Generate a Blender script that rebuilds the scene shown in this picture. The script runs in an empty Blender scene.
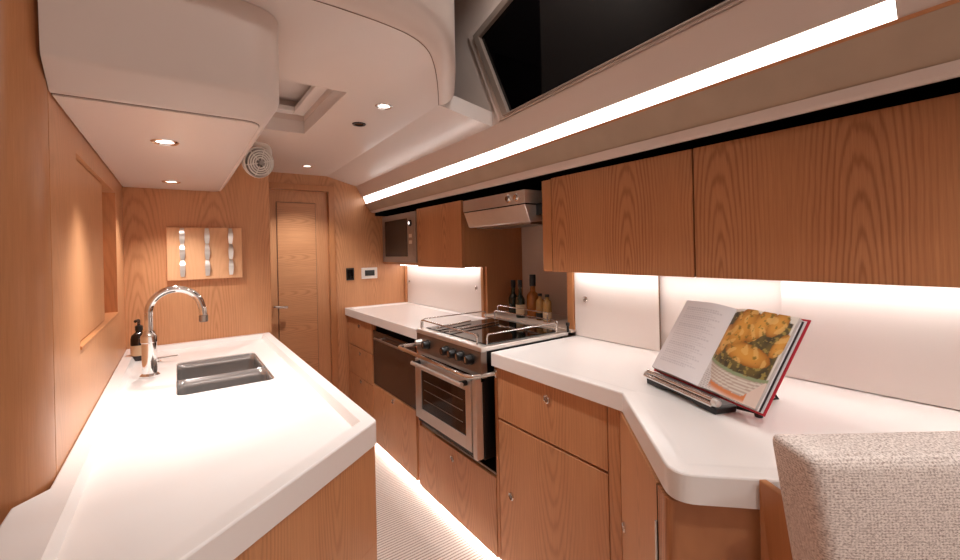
import bpy, bmesh, math, random
from mathutils import Vector, Matrix, noise as mnoise
random.seed(4)
sc = bpy.context.scene
COL = sc.collection
PI = math.pi
EYE = 1.32

# ------------------------------------------------------------------ camera
cd = bpy.data.cameras.new('camera'); cam = bpy.data.objects.new('camera', cd); COL.objects.link(cam)
cd.sensor_width = 36.0; cd.lens = 424.0 / 960.0 * 36.0; cd.shift_y = -30.0 / 960.0
cd.clip_start = 0.02
yaw = math.atan2(303, 424.0)
cam.matrix_world = Matrix.Translation((0, 0, EYE)) @ Matrix.Rotation(-yaw, 4, 'Z') @ Matrix.Rotation(PI / 2, 4, 'X') @ Matrix.Rotation(-0.0225, 4, 'Z')
sc.camera = cam

# ------------------------------------------------------------------ materials
def srgb(r, g, b):
    f = lambda c: (c / 255 / 12.92) if c / 255 <= 0.04045 else ((c / 255 + 0.055) / 1.055) ** 2.4
    return (f(r), f(g), f(b), 1)

def new_mat(name):
    m = bpy.data.materials.new(name); m.use_nodes = True
    return m, m.node_tree.nodes, m.node_tree.links, m.node_tree.nodes['Principled BSDF']

def plain(name, col, rough=0.5, metal=0.0, coat=0.0, var=0.0, vscale=8, bump=0.0, bscale=60, spec=0.5, trans=0.0):
    m, n, l, b = new_mat(name)
    b.inputs['Base Color'].default_value = col
    b.inputs['Roughness'].default_value = rough
    b.inputs['Metallic'].default_value = metal
    b.inputs['Coat Weight'].default_value = coat
    b.inputs['Coat Roughness'].default_value = 0.08
    b.inputs['Specular IOR Level'].default_value = spec
    b.inputs['Transmission Weight'].default_value = trans
    if var or bump:
        tc = n.new('ShaderNodeTexCoord')
        nz = n.new('ShaderNodeTexNoise'); nz.inputs['Scale'].default_value = vscale; nz.inputs['Detail'].default_value = 5
        l.new(tc.outputs['Object'], nz.inputs['Vector'])
        if var:
            mx = n.new('ShaderNodeMix'); mx.data_type = 'RGBA'
            mx.inputs['A'].default_value = col
            mx.inputs['B'].default_value = tuple(c * (1 - var) for c in col[:3]) + (1,)
            l.new(nz.outputs['Fac'], mx.inputs['Factor']); l.new(mx.outputs['Result'], b.inputs['Base Color'])
        if bump:
            nb = n.new('ShaderNodeTexNoise'); nb.inputs['Scale'].default_value = bscale; nb.inputs['Detail'].default_value = 3
            l.new(tc.outputs['Object'], nb.inputs['Vector'])
            bp = n.new('ShaderNodeBump'); bp.inputs['Strength'].default_value = bump; bp.inputs['Distance'].default_value = 0.002
            l.new(nb.outputs['Fac'], bp.inputs['Height']); l.new(bp.outputs['Normal'], b.inputs['Normal'])
    return m

def wood(name, light, dark, horizontal=False, period=0.30, rough=0.34, v0=0.9, cath=1.0, shift=0.0):
    """oak veneer: cathedral figure, straight fine grain and pores, from world position"""
    m, n, l, b = new_mat(name)
    g = n.new('ShaderNodeNewGeometry')
    s = n.new('ShaderNodeSeparateXYZ'); l.new(g.outputs['Position'], s.inputs[0])
    def math_(op, a, c=None, d=None):
        q = n.new('ShaderNodeMath'); q.operation = op
        for i, v in enumerate((a, c, d)):
            if v is None: continue
            if isinstance(v, (int, float)): q.inputs[i].default_value = v
            else: l.new(v, q.inputs[i])
        return q.outputs[0]
    xy = math_('ADD', math_('MULTIPLY', s.outputs['X'], 0.97), s.outputs['Y'])
    xy = math_('ADD', xy, shift)
    u, v = (s.outputs['Z'], xy) if horizontal else (xy, s.outputs['Z'])
    cv = n.new('ShaderNodeCombineXYZ'); l.new(u, cv.inputs[0]); l.new(v, cv.inputs[1])
    def noise(su, sv, detail=4, rough_=0.55):
        mp = n.new('ShaderNodeMapping'); mp.inputs['Scale'].default_value = (su, sv, 1)
        l.new(cv.outputs[0], mp.inputs[0])
        t = n.new('ShaderNodeTexNoise'); t.inputs['Scale'].default_value = 1; t.inputs['Detail'].default_value = detail
        t.inputs['Roughness'].default_value = rough_
        l.new(mp.outputs[0], t.inputs['Vector']); return t.outputs['Fac']
    n1 = noise(5, 1.6, 2); n2 = noise(48, 2.2, 5, .7); n3 = noise(330, 9, 2, 0.7); n4 = noise(3, 0.6, 1)
    uw = math_('WRAP', u, period * 0.5, -period * 0.5)
    uw = math_('MULTIPLY', math_('ABSOLUTE', uw), 1.0)
    uw = math_('ADD', uw, math_('MULTIPLY', math_('SUBTRACT', n1, 0.5), 0.045))
    vv = math_('MULTIPLY', math_('SUBTRACT', v, v0), 0.13)
    r = math_('SQRT', math_('ADD', math_('MULTIPLY', uw, uw), math_('MULTIPLY', vv, vv)))
    ph = math_('ADD', math_('MULTIPLY', r, 560.0), math_('MULTIPLY', n2, 6.5))
    rg = math_('MULTIPLY_ADD', math_('SINE', ph), 0.5, 0.5)
    rg = math_('POWER', rg, 2.6)
    ew = n.new('ShaderNodeMapRange'); ew.interpolation_type = 'SMOOTHSTEP'; l.new(uw, ew.inputs['Value'])
    ew.inputs['From Min'].default_value = period * 0.16; ew.inputs['From Max'].default_value = period * 0.46; ew.inputs['To Min'].default_value = 1.0; ew.inputs['To Max'].default_value = 0.22
    rg = math_('MULTIPLY', rg, ew.outputs['Result'])
    f = math_('MULTIPLY', rg, 0.34 * cath)
    f = math_('ADD', f, math_('MULTIPLY', n2, 0.38))
    f = math_('ADD', f, math_('MULTIPLY', n3, 0.40))
    f = math_('ADD', f, math_('MULTIPLY', n4, 0.18))
    f = math_('SUBTRACT', f, 0.26)
    rp = n.new('ShaderNodeValToRGB'); l.new(f, rp.inputs[0])
    rp.color_ramp.elements[0].position = 0.02; rp.color_ramp.elements[0].color = light
    rp.color_ramp.elements[1].position = 0.80; rp.color_ramp.elements[1].color = dark
    l.new(rp.outputs[0], b.inputs['Base Color'])
    b.inputs['Roughness'].default_value = rough
    bp = n.new('ShaderNodeBump'); bp.inputs['Strength'].default_value = 0.12; bp.inputs['Distance'].default_value = 0.0006
    l.new(f, bp.inputs['Height']); l.new(bp.outputs['Normal'], b.inputs['Normal'])
    return m

def emit(name, col, strength):
    m, n, l, b = new_mat(name)
    b.inputs['Base Color'].default_value = (0.8, 0.8, 0.8, 1)
    b.inputs['Emission Color'].default_value = col
    b.inputs['Emission Strength'].default_value = strength
    return m

WARM = (1.0, 0.985, 0.965)
WL, WD = srgb(216, 158, 113), srgb(160, 100, 60)
M = {}
M['wood'] = wood('oak_veneer', WL, WD, period=0.30, v0=0.92, cath=.7)
M['wood_upper'] = wood('oak_veneer_wall_units_dimmed', srgb(202, 140, 95), srgb(140, 80, 44), period=0.33, v0=1.20, cath=1.0, shift=0.03)  # same oak coloured darker for the low light on the wall units
M['wood_plain'] = wood('oak_straight_grain', WL, WD, cath=0.35, period=0.5, v0=0.6)
M['wood_h'] = wood('oak_horizontal_grain', WL, srgb(158, 96, 58), horizontal=True, period=0.26, v0=3.8, cath=0.7)
M['wood_edge'] = wood('oak_lipping', srgb(200, 138, 92), srgb(150, 90, 50), cath=0.1)
M['board'] = wood('beech_board', srgb(236, 184, 140), srgb(206, 146, 102), cath=0.4, period=0.17, v0=1.1)
M['ceiling'] = plain('cream_ceiling_gelcoat', srgb(226, 214, 207), rough=0.24, var=0.03, vscale=2)
M['fascia'] = plain('cream_moulding', srgb(218, 200, 189), rough=0.42, var=0.03, vscale=2)
M['white_panel'] = plain('white_lacquer', srgb(240, 230, 224), rough=0.22, var=0.01)
M['corian'] = plain('white_solid_surface', srgb(246, 240, 236), rough=0.20, var=0.015, vscale=3, bump=0.02, bscale=120)
M['steel'] = plain('brushed_steel', srgb(236, 230, 224), rough=0.30, metal=0.85, var=0.1, vscale=30)
M['steel_dark'] = plain('shaded_steel_trim', srgb(168, 158, 150), rough=0.34, metal=1.0, var=0.1, vscale=30)
M['chrome'] = plain('chrome', srgb(232, 230, 228), rough=0.06, metal=1.0)
M['sink'] = plain('polished_sink_steel', srgb(178, 172, 168), rough=0.16, metal=0.62, var=0.12, vscale=18, bump=0.25, bscale=14)
M['black'] = plain('black_plastic', srgb(16, 14, 14), rough=0.35)
M['void'] = plain('black_lining_shade', srgb(7, 6, 6), rough=0.8, spec=0.1)  # near black: dark linings, and shade painted into gaps
M['glass_black'] = plain('black_ceramic_glass', srgb(8, 7, 7), rough=0.05, spec=0.6)
M['smoke_glass'] = plain('smoked_brown_glass', srgb(70, 48, 38), rough=0.14, spec=0.5, var=0.05)
M['oven_glass'] = plain('dark_oven_glass', srgb(38, 28, 24), rough=0.08, spec=0.6)
M['window'] = plain('dark_window_glass', srgb(5, 4, 5), rough=0.06, spec=0.2)
M['taupe_steel'] = plain('champagne_steel', srgb(160, 142, 130), rough=0.42, metal=0.35)
M['mw_glass'] = plain('microwave_glass', srgb(50, 46, 46), rough=0.14, spec=0.5)
M['suede'] = plain('taupe_suede', srgb(188, 164, 142), rough=0.9, var=0.22, vscale=9, bump=0.2, bscale=160)
M['plastic_white'] = plain('white_fan_plastic', srgb(236, 228, 220), rough=0.3)
M['niche'] = plain('putty_laminate', srgb(220, 198, 182), rough=0.5, var=0.04)
M['paper'] = plain('paper', srgb(240, 236, 236), rough=0.55)
M['paper_edge'] = plain('page_edges', srgb(205, 196, 190), rough=0.7, var=0.2, vscale=90)
M['red'] = plain('red_cover', srgb(178, 24, 44), rough=0.4)
M['photo_dark'] = plain('printed_pages', srgb(70, 60, 60), rough=0.5, var=0.6, vscale=30)
M['label'] = plain('bottle_paper', srgb(214, 186, 150), rough=0.6)
M['green_glass'] = plain('dark_green_glass', srgb(14, 30, 16), rough=0.06, spec=0.6)
M['amber'] = plain('amber_liquid', srgb(170, 96, 34), rough=0.08, spec=0.6, var=0.3, vscale=20)
M['honey'] = plain('pale_oil', srgb(186, 138, 78), rough=0.1, spec=0.6, var=0.3, vscale=25)
M['brown_glass'] = plain('dark_brown_glass', srgb(28, 14, 9), rough=0.08, spec=0.6)
M['seam'] = plain('seam_shadow_gap', srgb(120, 92, 76), rough=0.8)
M['led'] = emit('led_diffuser', (*WARM, 1), 10.5)
M['led_toe'] = emit('led_toe_diffuser', (*WARM, 1), 20)
M['led_cove'] = emit('led_cove_diffuser', (1.0, 0.97, 0.94, 1), 2.6)
M['lens'] = emit('downlight_lens', (1.0, 0.92, 0.84, 1), 3)
M['display'] = plain('grey_display', srgb(26, 30, 28), rough=0.2)
M['icon'] = emit('lit_display', (1.0, 0.95, 0.9, 1), 1.6)

def fabric():
    m, n, l, b = new_mat('oatmeal_woven_fabric')
    tc = n.new('ShaderNodeTexCoord')
    mp = n.new('ShaderNodeMapping'); mp.inputs['Scale'].default_value = (300, 300, 560); l.new(tc.outputs['Object'], mp.inputs[0])
    nz = n.new('ShaderNodeTexNoise'); nz.inputs['Scale'].default_value = 1; nz.inputs['Detail'].default_value = 3; l.new(mp.outputs[0], nz.inputs['Vector'])
    w1 = n.new('ShaderNodeTexWave'); w1.bands_direction = 'Z'; w1.inputs['Scale'].default_value = 80; w1.inputs['Distortion'].default_value = 5
    w1.inputs['Detail'].default_value = 3; w1.inputs['Detail Scale'].default_value = 6
    w2 = n.new('ShaderNodeTexWave'); w2.bands_direction = 'X'; w2.inputs['Scale'].default_value = 80; w2.inputs['Distortion'].default_value = 5
    w2.inputs['Detail'].default_value = 3; w2.inputs['Detail Scale'].default_value = 6
    l.new(tc.outputs['Object'], w1.inputs['Vector']); l.new(tc.outputs['Object'], w2.inputs['Vector'])
    a = n.new('ShaderNodeMath'); a.operation = 'MULTIPLY_ADD'; l.new(w1.outputs['Fac'], a.inputs[0]); a.inputs[1].default_value = 0.15; l.new(nz.outputs['Fac'], a.inputs[2])
    c = n.new('ShaderNodeMath'); c.operation = 'MULTIPLY_ADD'; l.new(w2.outputs['Fac'], c.inputs[0]); c.inputs[1].default_value = 0.10; l.new(a.outputs[0], c.inputs[2])
    rp = n.new('ShaderNodeValToRGB'); l.new(c.outputs[0], rp.inputs[0])
    rp.color_ramp.elements[0].position = 0.36; rp.color_ramp.elements[0].color = srgb(158, 134, 122)
    rp.color_ramp.elements[1].position = 0.74; rp.color_ramp.elements[1].color = srgb(252, 240, 232)
    l.new(rp.outputs[0], b.inputs['Base Color']); b.inputs['Roughness'].default_value = 0.95
    b.inputs['Specular IOR Level'].default_value = 0.1
    bp = n.new('ShaderNodeBump'); bp.inputs['Strength'].default_value = 0.5; bp.inputs['Distance'].default_value = 0.0006
    l.new(c.outputs[0], bp.inputs['Height']); l.new(bp.outputs['Normal'], b.inputs['Normal'])
    return m
M['fabric'] = fabric()

def carpet():
    m, n, l, b = new_mat('ribbed_cream_carpet')
    g = n.new('ShaderNodeNewGeometry')
    w = n.new('ShaderNodeTexWave'); w.bands_direction = 'Y'; w.inputs['Scale'].default_value = 19; w.inputs['Distortion'].default_value = .5
    w.inputs['Detail'].default_value = 2; l.new(g.outputs['Position'], w.inputs['Vector'])
    nz = n.new('ShaderNodeTexNoise'); nz.inputs['Scale'].default_value = 260; l.new(g.outputs['Position'], nz.inputs['Vector'])
    a = n.new('ShaderNodeMath'); a.operation = 'MULTIPLY_ADD'; l.new(w.outputs['Fac'], a.inputs[0]); a.inputs[1].default_value = 0.8; l.new(nz.outputs['Fac'], a.inputs[2])
    rp = n.new('ShaderNodeValToRGB'); l.new(a.outputs[0], rp.inputs[0])
    rp.color_ramp.elements[0].position = 0.45; rp.color_ramp.elements[0].color = srgb(150, 128, 114)
    rp.color_ramp.elements[1].position = 0.95; rp.color_ramp.elements[1].color = srgb(232, 218, 208)
    l.new(rp.outputs[0], b.inputs['Base Color']); b.inputs['Roughness'].default_value = 0.95
    bp = n.new('ShaderNodeBump'); bp.inputs['Strength'].default_value = 0.6; bp.inputs['Distance'].default_value = 0.003
    l.new(a.outputs[0], bp.inputs['Height']); l.new(bp.outputs['Normal'], b.inputs['Normal'])
    return m
M['carpet'] = carpet()

def printed(name):
    m, n, l, b = new_mat(name)
    a = n.new('ShaderNodeAttribute'); a.attribute_name = 'print'
    l.new(a.outputs['Color'], b.inputs['Base Color']); b.inputs['Roughness'].default_value = 0.38
    return m
M['print'] = printed('printed_page')

# ------------------------------------------------------------------ mesh helpers
def box(bm, x0, x1, y0, y1, z0, z1):
    v = [bm.verts.new((x, y, z)) for x in (x0, x1) for y in (y0, y1) for z in (z0, z1)]
    for f in ((0, 1, 3, 2), (4, 6, 7, 5), (0, 4, 5, 1), (2, 3, 7, 6), (0, 2, 6, 4), (1, 5, 7, 3)):
        bm.faces.new([v[i] for i in f])
    return bm

def B(*a):
    return box(bmesh.new(), *a)

def prism(bm, pts, vec):
    """closed solid from a 3D polygon pushed along vec"""
    vec = Vector(vec)
    a = [bm.verts.new(p) for p in pts]; b = [bm.verts.new(Vector(p) + vec) for p in pts]
    n = len(pts)
    bm.faces.new(a); bm.faces.new(b[::-1])
    for i in range(n): bm.faces.new((a[i], b[i], b[(i + 1) % n], a[(i + 1) % n]))
    bmesh.ops.recalc_face_normals(bm, faces=bm.faces)
    return bm

def frame_of(d):
    d = d.normalized(); up = Vector((0, 0, 1)) if abs(d.z) < 0.9 else Vector((1, 0, 0))
    a = d.cross(up).normalized(); return a, d.cross(a).normalized()

def tube(bm, pts, r, seg=14, cap=True, radii=None):
    pts = [Vector(p) for p in pts]; rings = []
    a = None
    for i, p in enumerate(pts):
        d = (pts[min(i + 1, len(pts) - 1)] - pts[max(i - 1, 0)]).normalized()
        if a is None: a, b = frame_of(d)
        else:
            a = (a - d * a.dot(d)).normalized(); b = d.cross(a).normalized()
        rr = radii[i] if radii else r
        rings.append([bm.verts.new(p + rr * (math.cos(t) * a + math.sin(t) * b)) for t in [2 * PI * k / seg for k in range(seg)]])
    for A, Bq in zip(rings, rings[1:]):
        for k in range(seg): bm.faces.new((A[k], A[(k + 1) % seg], Bq[(k + 1) % seg], Bq[k]))
    if cap: bm.faces.new(rings[0]); bm.faces.new(rings[-1][::-1])
    bmesh.ops.recalc_face_normals(bm, faces=bm.faces)
    return bm

def lathe(bm, prof, c, axis=(0, 0, 1), seg=28):
    """prof: list of (radius, along)"""
    c = Vector(c); ax = Vector(axis).normalized(); a, b = frame_of(ax)
    rings = []
    for r, h in prof:
        if r < 1e-6: rings.append([bm.verts.new(c + ax * h)])
        else: rings.append([bm.verts.new(c + ax * h + r * (math.cos(t) * a + math.sin(t) * b)) for t in [2 * PI * k / seg for k in range(seg)]])
    for A, Bq in zip(rings, rings[1:]):
        for k in range(seg):
            q = [A[k % len(A)], A[(k + 1) % seg % len(A)], Bq[(k + 1) % seg % len(Bq)], Bq[k % len(Bq)]]
            u = []
            for v in q:
                if v not in u: u.append(v)
            if len(u) > 2: bm.faces.new(u)
    bmesh.ops.recalc_face_normals(bm, faces=bm.faces)
    return bm

def arc(c, r, a0, a1, n, ax1, ax2):
    c = Vector(c); ax1 = Vector(ax1); ax2 = Vector(ax2)
    return [c + r * (math.cos(a0 + (a1 - a0) * i / n) * ax1 + math.sin(a0 + (a1 - a0) * i / n) * ax2) for i in range(n + 1)]

def bend(pts, r, n=5):
    """round the corners of a 3D polyline"""
    pts = [Vector(p) for p in pts]; out = [pts[0]]
    for p, q, s in zip(pts, pts[1:], pts[2:]):
        d1 = (p - q); d2 = (s - q); k = min(r, d1.length * .49, d2.length * .49)
        A = q + d1.normalized() * k; C = q + d2.normalized() * k
        for i in range(n + 1):
            t = i / n; out.append((1 - t) ** 2 * A + 2 * t * (1 - t) * q + t * t * C)
    out.append(pts[-1]); return out

ROOT = {}
def wl(o):
    p = Vector((0, 0, 0))
    while o: p = p + Vector(o.location); o = o.parent
    return p

def obj(name, bm, mat, parent=None, bev=0.0015, smooth=False, label=None, seg=2, sharp=38):
    me = bpy.data.meshes.new(name)
    if parent is None:
        xs = [v.co.x for v in bm.verts]; ys = [v.co.y for v in bm.verts]; zs = [v.co.z for v in bm.verts]
        loc = Vector(((min(xs) + max(xs)) / 2, (min(ys) + max(ys)) / 2, min(zs)))
        off = loc
    else:
        loc = Vector((0, 0, 0)); off = wl(parent)
    bmesh.ops.translate(bm, verts=bm.verts, vec=-off)
    bm.to_mesh(me); bm.free()
    for mt in (mat if isinstance(mat, (list, tuple)) else [mat]): me.materials.append(M[mt])
    o = bpy.data.objects.new(name, me); COL.objects.link(o); o.location = loc
    if parent is not None: o.parent = parent
    if smooth:
        me.shade_smooth()
        me.set_sharp_from_angle(angle=math.radians(sharp))
    if bev:
        md = o.modifiers.new('edge', 'BEVEL'); md.width = bev; md.segments = seg; md.limit_method = 'ANGLE'; md.angle_limit = math.radians(40)
        md.use_clamp_overlap = True
    if label: o['label'] = label
    return o

def thing(name, label, cat, loc, group=None):
    o = bpy.data.objects.new(name, None); COL.objects.link(o); o.location = loc
    o.empty_display_size = 0.05
    o['label'] = label; o['category'] = cat
    if group: o['group'] = group
    return o

def tag(o, label, cat, group=None):
    o['label'] = label; o['category'] = cat
    if group: o['group'] = group
    return o

def struct(name, bm, mat, **k):
    o = obj(name, bm, mat, **k)
    if o.parent is None: o['kind'] = 'structure'
    return o

def offset(poly, d):
    """move every edge of a CCW polygon inwards by d"""
    n = len(poly); out = []
    for i in range(n):
        p0, p1, p2 = Vector(poly[i - 1]), Vector(poly[i]), Vector(poly[(i + 1) % n])
        e1 = (p1 - p0).normalized(); e2 = (p2 - p1).normalized()
        n1 = Vector((-e1.y, e1.x)); n2 = Vector((-e2.y, e2.x))
        b = (n1 + n2); b = b / max(0.2, (1 + n1.dot(n2)))
        out.append(p1 + b * d)
    return [tuple(p) for p in out]

def round_poly(poly, rad, n=6):
    out = []
    m = len(poly)
    for i in range(m):
        r = rad.get(i, 0) if isinstance(rad, dict) else rad
        p, q, s = Vector(poly[i - 1]), Vector(poly[i]), Vector(poly[(i + 1) % m])
        if r <= 0: out.append(tuple(q)); continue
        for k in range(n + 1):
            t = k / n; A = q + (p - q).normalized() * r; C = q + (s - q).normalized() * r
            out.append(tuple((1 - t) ** 2 * A + 2 * t * (1 - t) * q + t * t * C))
    return out

def worktop(poly, z1, z0, rim, slope, dip, hole=None, rad=None, inner=None):
    """slab with a raised rim sloping down to a recessed field; rad = corner radii by vertex"""
    bm = bmesh.new(); rad = rad or {}
    conv = {i: r for i, r in rad.items()}
    def ring(d, z):
        src = inner if (inner and d > .01) else poly
        pl = offset(src, d) if d else src
        if conv: pl = round_poly(pl, {i: max(r - d, .0015) for i, r in conv.items()}, 8)
        return [bm.verts.new((p[0], p[1], z)) for p in pl]
    def skirt(a, b):
        for i in range(len(a)): bm.faces.new((a[i], a[(i + 1) % len(a)], b[(i + 1) % len(b)], b[i]))
    r0 = ring(0, z0); r1 = ring(0, z1 - 0.004); ra = ring(0.0013, z1 - .0013); r1b = ring(0.004, z1)
    r2 = ring(rim, z1); r3 = ring(rim + slope * .5, z1 - dip * .5); r4 = ring(rim + slope, z1 - dip)
    for a, b in ((r0, r1), (r1, ra), (ra, r1b), (r1b, r2), (r2, r3), (r3, r4)): skirt(a, b)
    if not hole:
        bm.faces.new(r4); bm.faces.new(r0[::-1])
    else:
        h1 = [bm.verts.new((p[0], p[1], z1 - dip)) for p in hole]; h0 = [bm.verts.new((p[0], p[1], z0)) for p in hole]
        def fill(a, h):
            es = []
            for lst in (a, h):
                for i in range(len(lst)):
                    e = bm.edges.get((lst[i], lst[(i + 1) % len(lst)])) or bm.edges.new((lst[i], lst[(i + 1) % len(lst)])); es.append(e)
            bmesh.ops.triangle_fill(bm, edges=es, use_beauty=True)
        fill(r4, h1); fill(r0, h0); skirt(h1, h0)
    bmesh.ops.recalc_face_normals(bm, faces=bm.faces)
    return bm

# ================================================================== SETTING
struct('floor', B(-1.4, 1.9, -1.7, 3.4, -0.05, 0.0), 'carpet', bev=0)

# far bulkhead with the door recess
DX0, DX1, DZ = 0.44, 0.934, 1.783
bm = bmesh.new()
box(bm, -0.24, DX0, 3.26, 3.34, 0, 1.93); box(bm, DX1, 1.70, 3.26, 3.34, 0, 1.93); box(bm, DX0, DX1, 3.26, 3.34, DZ, 1.93)
struct('wall_far', bm, 'wood', bev=0)
bm = bmesh.new()
prism(bm, [(DX1, 3.262, 0), (DX1, 3.262, DZ), (DX0, 3.262, DZ), (DX0, 3.262, DZ + .045), (DX1 + .045, 3.262, DZ + .045), (DX1 + .045, 3.262, 0)], (0, -0.012, 0))
struct('trim_1', bm, 'wood_edge', bev=0.002)
# door: frame members and a horizontally veneered inset panel
d = B(DX0, DX1, 3.285, 3.32, 0.01, DZ)
door = struct('door_1', d, 'wood_plain')
obj('door_panel', B(0.580, 0.842, 3.276, 3.287, 0.12, 1.692), 'wood_h', door, bev=0.002)
bm = bmesh.new()
box(bm, 0.576, 0.580, 3.2835, 3.287, 0.11, 1.696); box(bm, 0.842, 0.846, 3.2835, 3.287, 0.11, 1.696); box(bm, 0.576, 0.846, 3.2835, 3.287, 1.692, 1.696)
obj('panel_groove', bm, 'seam', door, bev=0)
h = obj('door_handle', lathe(bmesh.new(), [(0, -.012), (.021, -.012), (.024, -.006), (.024, .0)], (0.545, 3.285, .955), (0, -1, 0)), 'chrome', door, bev=0, smooth=True, label='chrome lever handle')
obj('lever', tube(bmesh.new(), bend([(0.545, 3.28, .955), (0.545, 3.235, .955), (0.63, 3.235, .945)], .012), .009), 'chrome', h, bev=0, smooth=True)
# partition behind the sink
struct('wall_partition', B(-0.24, 0.415, 2.548, 2.60, 0, 1.90), 'wood', bev=0.003)

# left bulkhead with a shallow locker recess and rounded near end
X0 = -0.2
bm = bmesh.new()
ry0, ry1, rz0, rz1 = 1.44, 2.26, 1.10, 1.585
yN = 1.165
box(bm, X0 - .06, X0, yN, ry0, 0, 1.92); box(bm, X0 - .06, X0, ry1, 2.56, 0, 1.92)
box(bm, X0 - .06, X0, ry0, ry1, 0, rz0); box(bm, X0 - .06, X0, ry0, ry1, rz1, 1.92)
box(bm, X0 - .06, X0 - .042, ry0, ry1, rz0, rz1)
wl_ = struct('wall_left', bm, 'wood_plain', bev=0)
p = thing('sliding_locker_door', 'flush oak sliding door half closing the long recess in the left bulkhead', 'sliding door', (X0 - .02, 1.7, rz0))
obj('door_panel', B(X0 - .026, X0 - .010, ry0 + .001, 1.975, rz0 + .004, rz1 - .004), 'wood_plain', p)
obj('finger_pull', lathe(bmesh.new(), [(0, .001), (.006, .001), (.009, .003), (.009, -.004)], (X0 - .028, 2.03, 1.352), (1, 0, 0), 16), 'black', p, bev=0, smooth=True)
obj('finger_rail', B(X0 - .030, X0 - .024, 1.972, 2.036, 1.10 + .006, rz1 - .006), 'wood_edge', p)
struct('trim_2', B(X0 - .04, X0 + .004, ry0, ry1, rz0 - .007, rz0 + .002), 'wood_edge')
bm = bmesh.new()
post = [(X0 - .0005, 1.164), (X0 - .0005, 1.145), (X0 - .006, 1.115), (X0 - .018, 1.086), (X0 - .038, 1.068), (X0 - .07, 1.060), (-0.95, 1.045), (-0.95, 1.164)]
prism(bm, [(x, y, 0) for x, y in post], (0, 0, 2.02))
struct('wall_left_end', bm, 'wood_edge', bev=0, smooth=True)

# right side of the hull: wall behind the run and the cooker niche
bm = bmesh.new()
box(bm, 1.585, 1.86, -0.30, 1.36, 0, 1.70)
struct('wall_right', bm, 'niche', bev=0)
struct('wall_right_far', B(1.585, 1.86, 2.16, 3.26, 0, 1.70), 'niche', bev=0)
struct('wall_niche', B(1.843, 1.90, 1.36, 2.16, 0, 1.70), 'niche', bev=0)

# galley ceiling, with the hatch opening
seam = [(0.15, 1.001), (0.267, 1.001), (0.35, 1.003), (0.44, 1.010), (0.521, 1.028), (0.592, 1.069), (0.662, 1.150), (0.752, 1.285), (0.857, 1.459)]
def catmull(P, n=5):
    P = [Vector(p) for p in P]; out = []
    for i in range(len(P) - 1):
        a, b, c, d = P[max(i - 1, 0)], P[i], P[i + 1], P[min(i + 2, len(P) - 1)]
        for k in range(n):
            t = k / n
            out.append(.5 * ((2 * b) + (c - a) * t + (2 * a - 5 * b + 4 * c - d) * t * t + (3 * b - a - 3 * c + d) * t ** 3))
    return [tuple(p) for p in out] + [tuple(P[-1])]
seam = catmull(seam)
HX0, HX1, HY0, HY1 = 0.235, 0.51, 1.52, 2.155
outer = [(-0.95, 1.0)] + seam + [(0.93, 3.30), (-0.95, 3.30)]
bm = bmesh.new()
def ringz(pl, z): return [bm.verts.new((p[0], p[1], z)) for p in pl]
hole = [(HX0, HY0), (HX1, HY0), (HX1, HY1), (HX0, HY1)]
def hfill(z, pls):
    rs = [ringz(pl, z) for pl in pls]; es = []
    for r in rs: es += [bm.edges.new((r[i], r[(i + 1) % len(r)])) for i in range(len(r))]
    bmesh.ops.triangle_fill(bm, edges=es, use_beauty=True); return rs
lo = hfill(1.90, [outer, hole]); hi = hfill(1.96, [outer, hole])
for a, b in zip(lo, hi):
    for i in range(len(a)): bm.faces.new((a[i], a[(i + 1) % len(a)], b[(i + 1) % len(b)], b[i]))
bmesh.ops.recalc_face_normals(bm, faces=bm.faces)
struct('ceiling', bm, 'ceiling', bev=0)
# sloping outboard strip of the ceiling
bm = bmesh.new(); rows = []
for k in range(13):
    t = k / 12; xa = .857 + (.93 - .857) * t; y_ = 1.459 + (3.30 - 1.459) * t; zb_ = 1.868 - .028 * t ** .8; xb = 1.156 - .009 * t
    yb = 1.50 + (3.30 - 1.50) * t
    rows.append([bm.verts.new(p) for p in ((xa, y_, 1.90), (xb, yb, zb_), (xb, yb, zb_ + .065), (xa, y_, 1.965))])
for r0, r1 in zip(rows, rows[1:]):
    for k in range(4): bm.faces.new((r0[k], r0[(k + 1) % 4], r1[(k + 1) % 4], r1[k]))
bm.faces.new(rows[0]); bm.faces.new(rows[-1][::-1]); bmesh.ops.recalc_face_normals(bm, faces=bm.faces)
struct('ceiling_outboard', bm, 'ceiling', bev=0, smooth=True)
# coving which turns up from the galley ceiling into the raised saloon
bm = bmesh.new(); R = 0.060
nrm = []
for i in range(len(seam)):
    a = Vector(seam[max(i - 1, 0)]); b = Vector(seam[min(i + 1, len(seam) - 1)]); t = (b - a).normalized(); nrm.append(Vector((t.y, -t.x)))
prof = [(0.004, 0.0)] + [(R * math.sin(t) + 0.004, R * (1 - math.cos(t))) for t in [PI / 2 * k / 8 for k in range(1, 9)]] + [(R + 0.004, 0.8)]
rows = []
dense = []
for i in range(len(seam) - 1):
    for k in range(1):
        t = 0; dense.append((Vector(seam[i]).lerp(Vector(seam[i + 1]), t), nrm[i].lerp(nrm[i + 1], t).normalized()))
dense.append((Vector(seam[-1]), nrm[-1]))
for p_, n_ in dense:
    rows.append([bm.verts.new((p_.x + n_.x * a, p_.y + n_.y * a, 1.90 + z)) for a, z in prof] + [bm.verts.new((p_.x, p_.y, 2.70)), bm.verts.new((p_.x, p_.y, 1.90))])
for r0, r1 in zip(rows, rows[1:]):
    for k in range(len(r0)): bm.faces.new((r0[k], r0[(k + 1) % len(r0)], r1[(k + 1) % len(r1)], r1[k]))
bm.faces.new(rows[0]); bm.faces.new(rows[-1][::-1])
bmesh.ops.recalc_face_normals(bm, faces=bm.faces)
struct('trim_3', bm, 'fascia', bev=0, smooth=True)
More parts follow.
